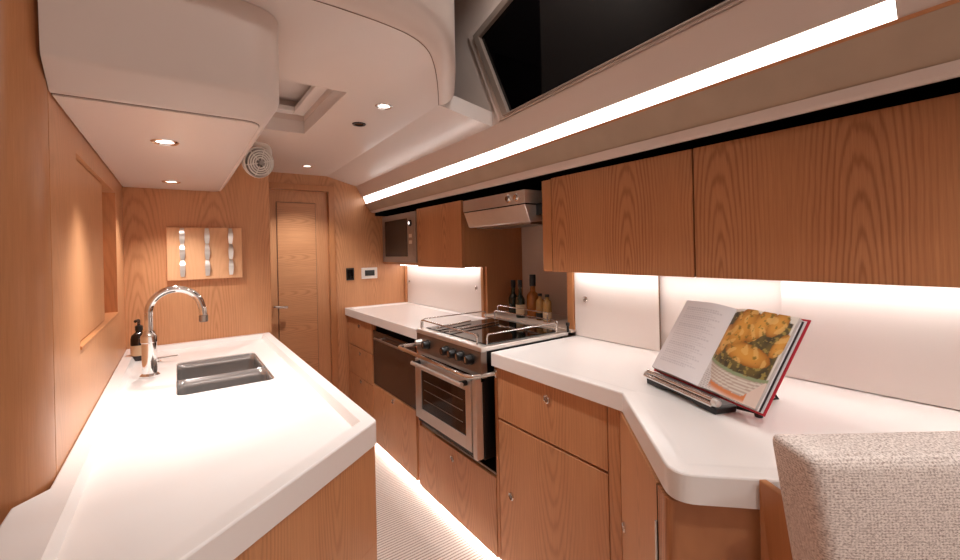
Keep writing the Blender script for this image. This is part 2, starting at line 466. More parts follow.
bm = bmesh.new(); tube(bm, [(x, y, 1.8995) for x, y in [(p_.x, p_.y) for p_, n_ in dense]], 0.0013, 6)
struct('trim_4', bm, 'seam', bev=0)
# hatch well
bm = bmesh.new()
zt = 2.07
for (a, b, c, d_) in ((HX0 - .02, HX0, HY0 - .02, HY1 + .02), (HX1, HX1 + .02, HY0 - .02, HY1 + .02), (HX0, HX1, HY0 - .02, HY0), (HX0, HX1, HY1, HY1 + .02)):
    box(bm, a, b, c, d_, 1.961, zt)
hat = struct('window_2', bm, 'fascia', bev=0)
bm = bmesh.new()
w = .05
for (a, b, c, d_) in ((HX0, HX0 + w, HY0, HY1), (HX1 - w, HX1, HY0, HY1), (HX0 + w, HX1 - w, HY0, HY0 + w), (HX0 + w, HX1 - w, HY1 - w, HY1)):
    box(bm, a, b, c, d_, 1.985, 2.01)
obj('window_frame', bm, 'white_panel', hat, bev=0.004)
obj('blind', B(HX0, HX1, HY0, HY1, 2.05, 2.06), 'ceiling', hat, bev=0)

# cabin side above the cove, raised saloon shell
struct('wall_cabin_side', prism(bmesh.new(), [(1.158, 2.3, 1.862), (1.158, 1.55, 1.870), (1.158, .2, 1.933), (1.158, -1.7, 2.022), (1.158, -1.7, 2.72), (1.158, 2.3, 2.72)], (.04, 0, 0)), 'fascia', bev=0)
struct('wall_cabin_base', prism(bmesh.new(), [(1.30, 3.258, 1.71), (1.30, -1.7, 1.71), (1.30, -1.7, 2.1), (1.30, 3.258, 2.1)], (.03, 0, 0)), 'void', bev=0)
struct('wall_cabin_end', B(0.5, 1.20, 2.3, 2.34, 1.965, 2.72), 'fascia', bev=0)
struct('ceiling_saloon', B(-1.4, 1.20, -1.7, 2.34, 2.70, 2.74), 'ceiling', bev=0)
struct('wall_near', B(-1.4, 1.9, -1.74, -1.7, 0, 2.72), 'ceiling', bev=0)
struct('wall_saloon_left', B(-1.44, -1.4, -1.74, 1.1, 0, 2.72), 'ceiling', bev=0)
struct('wall_saloon_end', B(-1.44, -0.95, 1.06, 1.10, 0, 2.72), 'ceiling', bev=0)
struct('wall_saloon_right', B(1.86, 1.9, -1.74, 1.3, 0, 1.70), 'ceiling', bev=0)
# window in the cabin side: raked dark pane inside a champagne frame
XW = 1.158
inn = [(1.563, 2.291), (1.369, 1.893), (0.458, 1.936), (-0.30, 1.972), (-0.30, 2.60), (0.40, 2.60)]
out = [(1.665, 2.345), (1.445, 1.878), (0.458, 1.9235), (-0.38, 1.962), (-0.38, 2.66), (0.44, 2.66)]
bm = bmesh.new()
def fr(bm, A, Bp, x0, x1):
    n = len(A); rr = [[bm.verts.new((x, y, z)) for y, z in P] for P, x in ((A, x0), (A, x1), (Bp, x1), (Bp, x0))]
    for k in range(4):
        a, b = rr[k], rr[(k + 1) % 4]
        for i in range(n): bm.faces.new((a[i], a[(i + 1) % n], b[(i + 1) % n], b[i]))
    bmesh.ops.recalc_face_normals(bm, faces=bm.faces)
mid = [tuple(Vector(a).lerp(Vector(b), .45)) for a, b in zip(inn, out)]
fr(bm, mid, out, XW, XW - .012)
win = struct('window_1', bm, 'fascia', bev=0.002)
bm = bmesh.new(); fr(bm, inn, mid, XW, XW - .024)
obj('window_frame', bm, 'taupe_steel', win, bev=0.003)
obj('pane', prism(bmesh.new(), [(XW - .006, y, z) for y, z in inn], (0.005, 0, 0)), 'window', win, bev=0)

# light cove: fascia, glowing diffuser, suede pelmet and pale lower trim, all along the run
ST = (3.26, 1.55, 0.20)
def station(prs, y):
    if y >= ST[1]: i, t = 0, (ST[0] - y) / (ST[0] - ST[1])
    else: i, t = 1, (ST[1] - y) / (ST[1] - ST[2])
    return [(a[0] + (b[0] - a[0]) * t, a[1] + (b[1] - a[1]) * t) for a, b in zip(prs[i], prs[i + 1])]
def loft(prs, y0=3.258, y1=-1.0):
    """prs: three closed profiles in (x, z) at the stations ST"""
    bm = bmesh.new(); rws = []
    ys = [y0] + [y for y in (2.6, 2.0, 1.55, 1.1, .65, .2, -.4) if y1 < y < y0] + [y1]
    for y in ys: rws.append([bm.verts.new((x, y, z)) for x, z in station(prs, y)])
    m = len(prs[0])
    for a, b in zip(rws, rws[1:]):
        for i in range(m): bm.faces.new((a[i], a[(i + 1) % m], b[(i + 1) % m], b[i]))
    bm.faces.new(rws[0]); bm.faces.new(rws[-1][::-1])
    bmesh.ops.recalc_face_normals(bm, faces=bm.faces); return bm
PA = [(1.147, 1.842), (1.150, 1.866), (1.150, 1.930)]
PB = [(1.196, 1.757), (1.190, 1.778), (1.190, 1.812)]
PC = [(1.219, 1.702), (1.213, 1.732), (1.208, 1.771)]
PD = [(1.262, 1.648), (1.252, 1.660), (1.250, 1.670)]
PE = [(1.275, 1.634), (1.262, 1.630), (1.256, 1.640)]
def pr(*fs): return [[f(k) for f in fs] for k in range(3)]
o_ = lambda P, dx=0, dz=0: (lambda k: (P[k][0] + dx, P[k][1] + dz))
pel = thing('light_pelmet', 'long cream and suede pelmet holding the glowing light cove above the wall units', 'pelmet', (1.22, 1.2, 1.63))
obj('fascia', loft(pr(o_(PA), o_(PB), o_(PB, .008, .002), o_(PA, .007, .002))), 'fascia', pel, bev=0)
dprof = pr(o_(PB, .001, -.0005), o_(PC), o_(PC, .010, .004), o_(PB, .010, 0))
obj('light_strip', loft(dprof, y0=3.235, y1=0.205), 'led_cove', pel, bev=0, label='glowing warm white light strip')
obj('end_block', loft(dprof, y0=0.203, y1=-1.0), 'fascia', pel, bev=0)
obj('wood_lip', loft(pr(o_(PC, -.004, .001), o_(PC, .001, -.006), o_(PC, .012, -.006), o_(PC, .012, .001))), 'wood_edge', pel, bev=0)
obj('suede_panel', loft(pr(o_(PC, .001, -.0065), o_(PD), o_(PD, .008, .002), o_(PC, .010, -.0065))), 'suede', pel, bev=0, label='taupe suede covered panel')
obj('lower_trim', loft(pr(o_(PD, -.005, -.0005), o_(PE, -.008, .007), o_(PE, -.002, 0), o_(PE, .020, .003), o_(PD, .012, -.0005))), 'fascia', pel, bev=0.001)
obj('backing', B(1.285, 1.578, -1.0, 3.255, 1.700, 1.704), 'void', pel, bev=0)  # black sheets behind the gap above the wall units, painted to deepen its shade
obj('rear_backing', B(1.572, 1.582, -1.0, 3.255, 1.600, 1.699), 'void', pel, bev=0)
obj('end_backing', B(1.30, 1.571, 3.250, 3.2585, 1.612, 1.699), 'void', pel, bev=0)

# ================================================================== SMALL SHARED PARTS
def latch(parent, c, nrm, up=(0, 0, 1), r=0.0155):
    """round push latch: chrome ring with a small thumb button"""
    c = Vector(c); n_ = Vector(nrm).normalized()
    k = obj('push_latch', lathe(bmesh.new(), [(r * .55, -.002), (r * .62, .004), (r * .8, .0055), (r, .0035), (r, -.002)], c, n_, 20), 'chrome', parent, bev=0, smooth=True)
    obj('button', lathe(bmesh.new(), [(0, .003), (r * .42, .003), (r * .5, 0), (r * .5, -.002)], c, n_, 16), 'steel_dark', k, bev=0, smooth=True)

def downlight(x, y, z, label, group='recessed downlights', on=True, power=7.0, size=1.9, blend=0.7):
    t = thing('recessed_downlight', label, 'downlight', (x, y, z), group)
    obj('bezel', lathe(bmesh.new(), [(.022, .004), (.024, -.003), (.030, -.0045), (.034, -.001), (.034, .004)], (x, y, z), (0, 0, 1), 28), 'chrome', t, bev=0, smooth=True)
    obj('lens', lathe(bmesh.new(), [(0, 0), (.0215, 0), (.0215, .003), (0, .003)], (x, y, z - .0005), (0, 0, 1), 24), 'lens' if on else 'black', t, bev=0)
    if on:
        ld = bpy.data.lights.new('downlight_lamp', 'SPOT'); ld.energy = power; ld.color = WARM; ld.spot_size = size; ld.spot_blend = blend; ld.shadow_soft_size = 0.02
        lo_ = bpy.data.objects.new('downlight_lamp', ld); COL.objects.link(lo_); lo_.location = (x, y, z - .008)
    return t

# ================================================================== OVERHEAD LOCKER (left)
bx = thing('overhead_locker', 'large cream moulded overhead locker hanging over the sink worktop', 'overhead locker', (0, 1.8, 1.65))
def rp(x0, x1, y0, y1, r, n=7):
    return round_poly([(x0, y0), (x1, y0), (x1, y1), (x0, y1)], {1: r}, n)
bm = bmesh.new()
lev = [(rp(-.199, .188, 1.166, 2.547, .05), 1.652), (rp(-.199, .190, 1.163, 2.547, .052), 1.654), (rp(-.199, .217, 1.112, 2.547, .085), 1.694), (rp(-.199, .220, 1.106, 2.547, .09), 1.700), (rp(-.199, .221, 1.103, 2.547, .093), 1.708), (rp(-.199, .222, 1.090, 2.547, .105), 1.899)]
rr = [[bm.verts.new((p[0], p[1], z)) for p in pl] for pl, z in lev]
for a, b in zip(rr, rr[1:]):
    for i in range(len(a)): bm.faces.new((a[i], a[(i + 1) % len(a)], b[(i + 1) % len(b)], b[i]))
bm.faces.new(rr[0][::-1]); bm.faces.new(rr[-1])
bmesh.ops.recalc_face_normals(bm, faces=bm.faces)
obj('body', bm, 'fascia', bx, bev=0.0, smooth=True)
pl = round_poly([(-.197, 1.180), (.178, 1.180), (.178, 2.540), (-.197, 2.540)], {1: .045, 2: .03}, 6)
obj('bottom_panel', prism(bmesh.new(), [(x, y, 1.6475) for x, y in pl], (0, 0, .0042)), 'ceiling', bx, bev=0.001, label='glossy bottom panel with a hairline seam')
pl2 = offset(pl, -0.0015)
obj('panel_seam', prism(bmesh.new(), [(x, y, 1.6512) for x, y in pl2], (0, 0, .0012)), 'seam', bx, bev=0)
# closing panel above the ceiling line, faces the saloon
struct('wall_upper_left', B(-0.95, 0.15, 1.0, 1.04, 1.965, 2.70), 'fascia', bev=0)

downlight(-0.022, 1.497, 1.6473, 'larger looking of two downlights under the overhead locker, nearer the camera', power=20, size=1.7, blend=1.0)
downlight(-0.015, 2.276, 1.6473, 'downlight under the overhead locker near the mug rack bulkhead', power=11)
downlight(0.679, 1.583, 1.8995, 'ceiling downlight right of the hatch near the curved seam', power=28)
downlight(0.709, 2.933, 1.8995, 'ceiling downlight in front of the far cabin door', power=20)
s = thing('ceiling_sensor', 'small dark round unlit fitting in the cream ceiling right of the hatch', 'sensor', (0.678, 1.864, 1.90))
obj('bezel', lathe(bmesh.new(), [(.020, .003), (.022, -.003), (.028, -.004), (.031, 0), (.031, .003)], (0.678, 1.864, 1.8995), (0, 0, 1), 24), 'black', s, bev=0, smooth=True)
obj('lens', lathe(bmesh.new(), [(0, 0), (.0195, 0), (.0195, .003), (0, .003)], (0.678, 1.864, 1.899), (0, 0, 1), 20), 'glass_black', s, bev=0)
for x, y, lb, pw, sz in ((0.50, -0.35, 'added unseen fill lamp just behind the camera', 30, 1.45), (-0.60, -1.15, 'added unseen fill lamp in the left rear corner', 6, 2.9), (0.25, -1.25, 'added unseen fill lamp in the middle at the rear', 8, 2.9), (0.95, -0.95, 'added unseen fill lamp at the rear by the cabin side', 26, 2.9), (0.85, 0.93, 'added unseen fill lamp beside the cabin side window', 12, 2.8)):
    downlight(x, y, 2.6995, lb, power=pw, size=sz, blend=.4, group='added fill lamps')  # unseen lamps added as fill for the seat, fascia and cabin side

# ================================================================== ISLAND / SINK WORKTOP
ZT = 0.90
isl = [(-.199, 2.546), (-.199, 1.10), (-.238, 1.055), (-.238, .553), (.400, 1.020), (.400, 2.546)]
isl_in = [(-.199, 2.546), (-.199, 1.10), (-.199, 1.055), (-.199, .581), (.400, 1.020), (.400, 2.546)]
ZR = ZT - .022
SX0, SX1, SY0, SY1 = -.010, .278, 1.655, 2.175
holep = round_poly([(SX0, SY0), (SX1, SY0), (SX1, SY1), (SX0, SY1)], 0.03, 5)
bm = worktop(isl, ZT, ZT - .058, .036, .010, .022, hole=holep, rad={4: .012}, inner=isl_in)
tag(obj('sink_worktop', bm, 'corian', bev=0.0, smooth=True, sharp=15), 'white solid surface worktop around the double sink, with raised rim', 'worktop')
base = [(x, y) for x, y in offset([(-.199, 2.546), (-.199, 1.166), (-.199, .97), (-.238, .95), (-.238, .553), (.400, 1.020), (.400, 2.546)], 0.006)]
cb = thing('sink_cabinet', 'oak base cabinet with angled near end under the sink worktop', 'cabinet', (0.1, 1.7, 0))
bm = bmesh.new(); prism(bm, [(x, y, .0) for x, y in base], (0, 0, .60)); obj('body', bm, 'wood', cb, bev=0.002)
bm = bmesh.new()
A_ = [(x, y, .60) for x, y in base]; n = len(base)
lo_r = [bm.verts.new(p) for p in A_]; hi_r = [bm.verts.new((p[0], p[1], ZT - .0585)) for p in A_]
inn_ = [(x, y) for x, y in offset(base, .015)]
lo_i = [bm.verts.new((x, y, .60)) for x, y in inn_]; hi_i = [bm.verts.new((x, y, ZT - .0585)) for x, y in inn_]
for i in range(n):
    j = (i + 1) % n
    bm.faces.new((lo_r[i], lo_r[j], hi_r[j], hi_r[i])); bm.faces.new((lo_i[i], hi_i[i], hi_i[j], lo_i[j])); bm.faces.new((hi_r[i], hi_r[j], hi_i[j], hi_i[i]))
bmesh.ops.recalc_face_normals(bm, faces=bm.faces)
obj('upper_carcass', bm, 'wood', cb, bev=0)

# double sink
sk = thing('double_sink', 'polished stainless double bowl sink set into the white worktop', 'sink', (.134, 1.9, .72))
def bowl(x0, x1, y0, y1, ztop, zb, r=.045):
    bm = bmesh.new(); rings = []
    prof = [(0, ztop), (.0005, ztop - .03), (.001, ztop - .06), (.002, ztop - .09), (.005, zb + .025), (.012, zb + .011), (.024, zb + .003), (.040, zb)]
    for off, z in prof:
        pl = round_poly([(x0 + off, y0 + off), (x1 - off, y0 + off), (x1 - off, y1 - off), (x0 + off, y1 - off)], r, 6)
        rings.append([bm.verts.new((p[0], p[1], z)) for p in pl])
    for a, b in zip(rings, rings[1:]):
        for i in range(len(a)): bm.faces.new((a[i], b[i], b[(i + 1) % len(b)], a[(i + 1) % len(a)]))
    bm.faces.new(rings[-1])
    return bm
ym = 1.868
for (y0, y1) in ((SY0 + .002, ym - .006), (ym + .006, SY1 - .002)):
    o = obj('bowl', bowl(SX0 + .002, SX1 - .002, y0, y1, ZR - .003, .735, .03), 'sink', sk, bev=0, smooth=True)
    md = o.modifiers.new('wall', 'SOLIDIFY'); md.thickness = .0015; md.offset = 1
    cx_, cy_ = (SX0 + SX1) / 2, (y0 + y1) / 2
    obj('drain', lathe(bmesh.new(), [(0, .001), (.012, .001), (.016, .004), (.04, .004), (.044, .001)], (cx_, cy_, .7355), (0, 0, 1), 28), 'chrome', o, bev=0, smooth=True)
obj('divider', B(SX0 + .003, SX1 - .003, ym - .0055, ym + .0055, ZR - .020, ZR - .004), 'sink', sk, bev=.006, smooth=True, seg=4)

# tap
tp = thing('kitchen_tap', 'tall chrome gooseneck tap rising beside the sink', 'tap', (-.09, 2.00, ZR + .0005))
tx, ty = -.090, 2.00
obj('body', lathe(bmesh.new(), [(.030, 0), (.031, .006), (.027, .010), (.0235, .014), (.0235, .125), (.026, .128), (.026, .150), (.021, .156), (.016, .17), (0.0, .172)], (tx, ty, ZR + .0005), (0, 0, 1), 32), 'chrome', tp, bev=0, smooth=True)
sp = [(tx, ty, 1.03), (tx, ty, 1.10)] + arc((tx + .083, ty, 1.114), .083, PI, .12 * PI, 18, (1, 0, 0), (0, 0, 1)) 
e1 = sp[-1]; sp = sp + [(e1[0] + .008, ty, e1[2] - .03), (e1[0] + .010, ty, e1[2] - .06)]
spo = obj('spout', tube(bmesh.new(), sp, .0135, 18), 'chrome', tp, bev=0, smooth=True)
obj('spout_end', lathe(bmesh.new(), [(0, 0), (.0125, 0), (.0155, .003), (.0155, .026), (.0135, .028)], (e1[0] + .0105, ty, e1[2] - .083), (0, 0, 1), 20), 'steel_dark', spo, bev=0, smooth=True)
hd = thing('tap_control', 'slim chrome control lever standing on the worktop right of the tap', 'tap lever', (-.075, 2.235, ZR + .0005))
obj('stem', lathe(bmesh.new(), [(0, 0), (.014, 0), (.014, .006), (.008, .010), (.008, .018), (0, .018)], (-.075, 2.235, ZR + .0005), (0, 0, 1), 20), 'chrome', hd, bev=0, smooth=True)
obj('lever', tube(bmesh.new(), [(-.080, 2.235, ZR + .018), (-.005, 2.233, ZR + .020)], .004, 10), 'chrome', hd, bev=0, smooth=True)

# soap bottle
sb = thing('soap_bottle', 'dark brown pump bottle with pale paper front behind the tap', 'bottle', (-.140, 2.355, ZR + .0005))
c = (-.140, 2.355, ZR + .0005)
bd = obj('bottle', lathe(bmesh.new(), [(0, 0), (.027, 0), (.030, .004), (.030, .092), (.026, .108), (.012, .120), (.012, .130), (0, .130)], c, (0, 0, 1), 28), 'brown_glass', sb, bev=0, smooth=True)
obj('paper_label', lathe(bmesh.new(), [(.0301, .022), (.0304, .022), (.0304, .066), (.0301, .066)], c, (0, 0, 1), 28), 'label', sb, bev=0, smooth=True)
obj('pump', tube(bmesh.new(), bend([(c[0], c[1], c[2] + .13), (c[0], c[1], c[2] + .172), (c[0] - .01, c[1] - .03, c[2] + .170)], .008), .006, 10), 'black', sb, bev=0, smooth=True)
obj('pump_collar', lathe(bmesh.new(), [(0, .128), (.014, .128), (.014, .146), (.008, .150), (0, .150)], c, (0, 0, 1), 20), 'black', sb, bev=0, smooth=True)

# mug rack on the partition
rk = thing('mug_rack', 'pale oak board with three columns of chrome clips on the sink bulkhead', 'rack', (.12, 2.535, 1.205))
obj('board', B(-.041, .277, 2.524, 2.5475, 1.205, 1.463), 'board', rk, bev=.003)
for cx_ in (.021, .123, .225):
    for j in range(3):
        zc = 1.222 + .080 * j
        pts = []
        bm = bmesh.new(); prev = None
        for k in range(11):
            t = k / 10; z = zc + .078 * t; yy = 2.5235 - .003 - .020 * math.sin(PI * t) ** 1.0 * (0.4 + .6 * t)
            ww = .0075 + .0035 * math.sin(PI * t)
            cur = [bm.verts.new((cx_ - ww, yy, z)), bm.verts.new((cx_ + ww, yy, z)), bm.verts.new((cx_ + ww, yy + .002, z)), bm.verts.new((cx_ - ww, yy + .002, z))]
            if prev:
                for q_ in range(4): bm.faces.new((prev[q_], prev[(q_ + 1) % 4], cur[(q_ + 1) % 4], cur[q_]))
            else: bm.faces.new(cur)
            prev = cur
        bm.faces.new(prev[::-1]); bmesh.ops.recalc_face_normals(bm, faces=bm.faces)
        obj('clip', bm, 'steel', rk, bev=0, smooth=True)

# fan
fc = Vector((.330, 2.29, 1.768)); fa = Vector((.42, -1.0, -.25)).normalized()
fn = thing('cabin_fan', 'small white round cabin fan fixed beside the overhead locker', 'fan', (.318, 2.33, 1.70))
obj('housing', lathe(bmesh.new(), [(0, -.06), (.038, -.058), (.062, -.040), (.072, -.014), (.075, .004), (.072, .011), (.067, .006), (.065, -.010), (.03, -.02), (0, -.022)], fc, fa, 36), 'plastic_white', fn, bev=0, smooth=True)
a_, b_ = frame_of(fa)
cg = None
bm = bmesh.new()
for r_ in (.058, .047, .036, .025):
    pts = [fc + fa * (.012 + (.07 - r_) * .12) + r_ * (math.cos(t) * a_ + math.sin(t) * b_) for t in [2 * PI * k / 30 for k in range(31)]]
    tube(bm, pts, .0034, 8, cap=False)
for k in range(6):
    t = 2 * PI * k / 6 + .3
    tube(bm, [fc + fa * .018 + .012 * (math.cos(t) * a_ + math.sin(t) * b_), fc + fa * .010 + .070 * (math.cos(t) * a_ + math.sin(t) * b_)], .0026, 8)
obj('grille', bm, 'plastic_white', fn, bev=0, smooth=True)
obj('slot_shade_disc', lathe(bmesh.new(), [(0, -.008), (.064, -.008), (.064, -.012), (0, -.012)], fc, fa, 32), 'steel_dark', fn, bev=0)  # dark disc added behind the grille so its slots look shaded
obj('hub', lathe(bmesh.new(), [(0, .026), (.012, .025), (.015, .018), (.015, .01), (0, .01)], fc, fa, 24), 'steel_dark', fn, bev=0, smooth=True)
bm = bmesh.new()
for k in range(5):
    t0 = 2 * PI * k / 5
    pts = [fc + fa * (-.004 + .008 * s_) + r_ * (math.cos(t0 + s_ * .8) * a_ + math.sin(t0 + s_ * .8) * b_) for r_, s_ in ((.014, 0), (.056, .1), (.058, .8), (.014, 1))]
    prism(bm, pts, fa * .0012)
obj('blade', bm, 'steel_dark', fn, bev=0)
obj('bracket', tube(bmesh.new(), bend([fc + Vector((.055, .05, .0)), fc + Vector((.055, .03, .092)), fc + Vector((-.02, .03, .098)), fc + Vector((-.103, .03, .085))], .03), .011, 12), 'plastic_white', fn, bev=0, smooth=True)

# wall controls
sw = thing('light_switch', 'small black square switch on the far bulkhead', 'switch', (1.087, 3.25, 1.109))
obj('plate', B(1.057, 1.117, 3.252, 3.2595, 1.109, 1.165 + .038), 'black', sw, bev=.002)
for k in range(2): obj('rocker', B(1.064 + k * .024, 1.086 + k * .024, 3.249, 3.2525, 1.120, 1.190), 'glass_black', sw)
th = thing('control_panel', 'white framed control panel with dark display on the far bulkhead', 'thermostat', (1.24, 3.25, 1.113))
obj('frame', B(1.176, 1.305, 3.248, 3.2595, 1.113, 1.200), 'plastic_white', th, bev=.003)
obj('display', B(1.202, 1.281, 3.246, 3.249, 1.136, 1.180), 'display', th)

# ================================================================== RIGHT RUN: BASE UNITS
XF = 1.058
BK = 1.52
def front(name, y0, y1, z0, z1, parent, mat='wood', x=XF, th_=.018, lt=None):
    o = obj(name, B(x, x + th_, y0 + .0015, y1 - .0015, z0 + .0015, z1 - .0015), mat, parent, bev=.0012)
    if lt: latch(o, (x, lt[0], lt[1]), (-1, 0, 0))
    return o
ZC = .845   # underside of the worktops
u = thing('drawer_cabinet', 'narrow oak base unit with three drawers at the far end of the run', 'cabinet', (1.3, 3.0, .04))
obj('body', B(XF + .020, BK, 2.758, 3.257, .045, ZC - .003), 'wood_edge', u)
front('drawer', 2.760, 3.24, .632, .839, u, lt=(3.0, .793))
front('drawer', 2.760, 3.24, .421, .630, u, lt=(2.99, .594))
front('drawer', 2.760, 3.24, .050, .419, u, lt=(2.985, .395))
u = thing('dishwasher', 'built in drawer dishwasher with smoked brown front and bar handle', 'dishwasher', (1.3, 2.43, .425))
obj('body', B(XF + .030, BK, 2.125, 2.754, .43, ZC - .003), 'void', u)
dwf = front('door', 2.125, 2.745, .440, .800, u, 'smoke_glass', x=XF + .004)
bm = tube(bmesh.new(), [(XF - .028, 2.20, .762), (XF - .028, 2.64, .762)], .0065, 12)
for y in (2.25, 2.59): tube(bm, [(XF - .028, y, .762), (XF + .006, y, .762)], .004, 8)
obj('handle', bm, 'steel_dark', dwf, bev=0, smooth=True)
u = thing('low_drawer_unit', 'oak drawer unit under the dishwasher', 'cabinet', (1.3, 2.43, .04))
obj('body', B(XF + .020, BK, 2.103, 2.754, .045, .425), 'wood_edge', u)
front('drawer', 2.125, 2.757, .050, .436, u, lt=(2.43, .405))
# cooker bay
u = thing('cooker_bay', 'oak bay with a shallow drawer below the cooker', 'cabinet', (1.3, 1.75, .04))
bm = bmesh.new(); box(bm, XF + .002, BK, 2.085, 2.103, .045, ZC - .003); obj('side_panel', bm, 'wood_edge', u)
obj('side_panel', B(XF + .002, BK, 1.384, 1.402, .045, ZC - .003), 'wood_edge', u)
obj('body', B(XF + .022, BK, 1.404, 2.083, .045, .375), 'wood_edge', u)
obj('shelf_liner', B(XF + .010, BK, 1.404, 2.083, .377, .388), 'steel_dark', u)
front('drawer', 1.404, 2.083, .040, .374, u, lt=(1.747, .322))
# near cabinet
u = thing('base_cabinet', 'oak base unit with one drawer over a door, right of the cooker', 'cabinet', (1.3, 1.1, .04))
obj('body', B(XF + .020, BK, .832, 1.380, .045, ZC - .003), 'wood_edge', u)
front('drawer', .834, 1.380, .632, .839, u, lt=(1.094, .785))
front('door', .834, 1.380, .040, .626, u, lt=(1.304, .344))
# corner units: filler, angled door, rounded end
cu = thing('corner_cabinet', 'angled oak corner unit with a tall door and curved end', 'cabinet', (1.2, .5, 0))
obj('filler', B(XF, XF + .02, .790, .832, .03, ZC - .003), 'wood', cu)
P0_, P1_ = Vector((1.056, .788)), Vector((.777, .4905))
dd = (P1_ - P0_).normalized(); nn = Vector((dd.y, -dd.x)) * -1
if nn.x > 0: nn = -nn
def slab(a, b, z0, z1, t):
    bm = bmesh.new(); inn2 = -nn * t
    prism(bm, [(a.x, a.y, z0), (b.x, b.y, z0), (b.x + inn2.x, b.y + inn2.y, z0), (a.x + inn2.x, a.y + inn2.y, z0)], (0, 0, z1 - z0)); return bm
obj('corner_gap', slab(P1_ - dd * .0125 + nn * .0004, P1_ - dd * .0075 + nn * .0004, .01, ZC - .008, .010), 'void', cu, bev=0)
dr = obj('door', slab(P0_ + dd * .004, P1_ - dd * .012, .035, ZC - .006, .018), 'wood', cu)
lp = P0_ + dd * .045; latch(dr, (lp.x, lp.y, .52), (nn.x, nn.y, 0))
hp = P1_ - dd * .014 + nn * .002
obj('hinge_strip', tube(bmesh.new(), [(hp.x, hp.y, .60), (hp.x, hp.y, .76)], .003, 8), 'steel', dr, bev=0, smooth=True)
# rounded end: P1_ -> round -> outward along (+x,-y)
E0_ = P1_ - dd * .008; K = Vector((.782, .455)); E1_ = Vector((1.15, .060))
crv = round_poly([tuple(E0_), (.747, .4555), (1.10, .087), (1.30, .20), (1.06, .78)], {1: .022}, 8)
bm = bmesh.new(); prism(bm, [(x, y, .0) for x, y in crv], (0, 0, ZC - .008))
obj('curved_end', bm, 'wood_upper', cu, bev=0, smooth=True)
# plinth behind the toe light
tag(obj('plinth', B(XF + .075, BK, .84, 3.255, 0, .040), 'wood_edge', bev=0), 'recessed oak plinth under the right hand base units, lit by a floor level strip', 'plinth')
t = thing('toe_light', 'warm light strip glowing at floor level under the base units', 'strip light', (1.10, 2.1, .03))
obj('strip', B(XF + .030, XF + .050, .84, 3.20, .034, .037), 'led_toe', t, bev=0)
obj('channel', B(XF + .024, XF + .074, .84, 3.20, .037, .041), 'steel', t, bev=0)

# worktops of the run
WB = 1.583
far_top = [(1.041, 1.984), (WB, 1.984), (WB, 3.258), (1.041, 3.258)]
tag(obj('far_worktop', worktop(far_top, ZT, ZC, .035, .016, .010), 'corian', bev=0, smooth=True, sharp=15), 'white worktop section left of the cooker, under the microwave', 'worktop')
near_top = [(1.041, 1.395), (1.036, .762), (.734, .437), (1.10, .071), (WB, .071), (WB, 1.395)]
tag(obj('near_worktop', worktop(near_top, ZT, ZC, .030, .022, .003, rad={1: .008, 2: .048}), 'corian', bev=0, smooth=True, sharp=15), 'white angled worktop carrying the open cookbook', 'worktop')

# ================================================================== COOKER
ck = thing('gimballed_cooker', 'stainless steel marine cooker with black hob, five knobs and glazed oven', 'cooker', (1.2, 1.70, .44))
OX = 1.003; OY0, OY1 = 1.432, 1.985
obj('body', B(OX + .022, 1.50, OY0, OY1 - .004, .445, .900), 'black', ck)  # coloured black so the gap beside the oven looks in shade
obj('hob_tray', B(OX - .004, 1.515, 1.408, 1.981, .901, .922), 'steel', ck, bev=.004)
obj('hob_glass', B(OX + .040, 1.47, 1.435, 1.955, .9225, .926), 'glass_black', ck, bev=.001)
bm = bmesh.new()
prism(bm, [(OX - .002, OY0 - .02, .900), (OX - .002, OY0 - .02, .812), (OX + .006, OY0 - .02, .792), (OX + .030, OY0 - .02, .792), (OX + .030, OY0 - .02, .900)], (0, OY1 - OY0 + .016, 0))
fp = obj('control_panel', bm, 'steel_dark', ck, bev=.002)
for y, z in ((1.933, .862), (1.859, .860), (1.678, .862), (1.617, .861), (1.552, .861), (1.482, .861)):
    big = y > 1.9
    r_ = .013 if big else .021
    kb = obj('knob', lathe(bmesh.new(), [(0, .030), (r_ * .80, .030), (r_ * .92, .026), (r_, .006), (r_ * 1.12, .004), (r_ * 1.12, 0)], (OX - .003, y, z), (-1, 0, 0), 28), 'black' if not big else 'steel', fp, bev=0, smooth=True)
    obj('pointer', B(OX - .0345, OX - .032, y - .003, y + .003, z - r_ * .5, z + r_ * .6), 'chrome', kb, bev=0)
obj('vent_slot', B(OX + .012, OX + .03, OY0 + .0, OY1 - .03, .772, .789), 'void', ck, bev=0)
# oven door
dz0, dz1 = .470, .770
od = thing  # placeholder name reuse guard
bm = bmesh.new()
yA, yB = 1.478, 2.00
wy0, wy1, wz0, wz1 = 1.520, 1.930, .522, .722
box(bm, OX - .012, OX + .02, yA, wy0, dz0, dz1); box(bm, OX - .012, OX + .02, wy1, yB - .012, dz0, dz1)
box(bm, OX - .012, OX + .02, wy0, wy1, dz0, wz0); box(bm, OX - .012, OX + .02, wy0, wy1, wz1, dz1)
odr = obj('oven_door', bm, 'steel', ck, bev=.0015)
obj('door_glass', B(OX - .006, OX + .004, wy0 - .001, wy1 + .001, wz0 - .001, wz1 + .001), 'oven_glass', odr, bev=0)
bm = bmesh.new()
for z in (.575, .625, .672): tube(bm, [(OX - .0075, wy0 + .03, z), (OX - .0075, wy1 - .03, z)], .0018, 6)
obj('rack_wires', bm, 'steel_dark', odr, bev=0)
bm = tube(bmesh.new(), [(OX - .045, 1.495, .757), (OX - .045, 1.955, .757)], .010, 16)
hd_ = obj('door_handle', bm, 'steel', odr, bev=0, smooth=True)
for y in (1.51, 1.935): obj('handle_end', tube(bmesh.new(), [(OX - .047, y, .757), (OX - .010, y, .757)], .012, 14), 'black', hd_, bev=0, smooth=True)
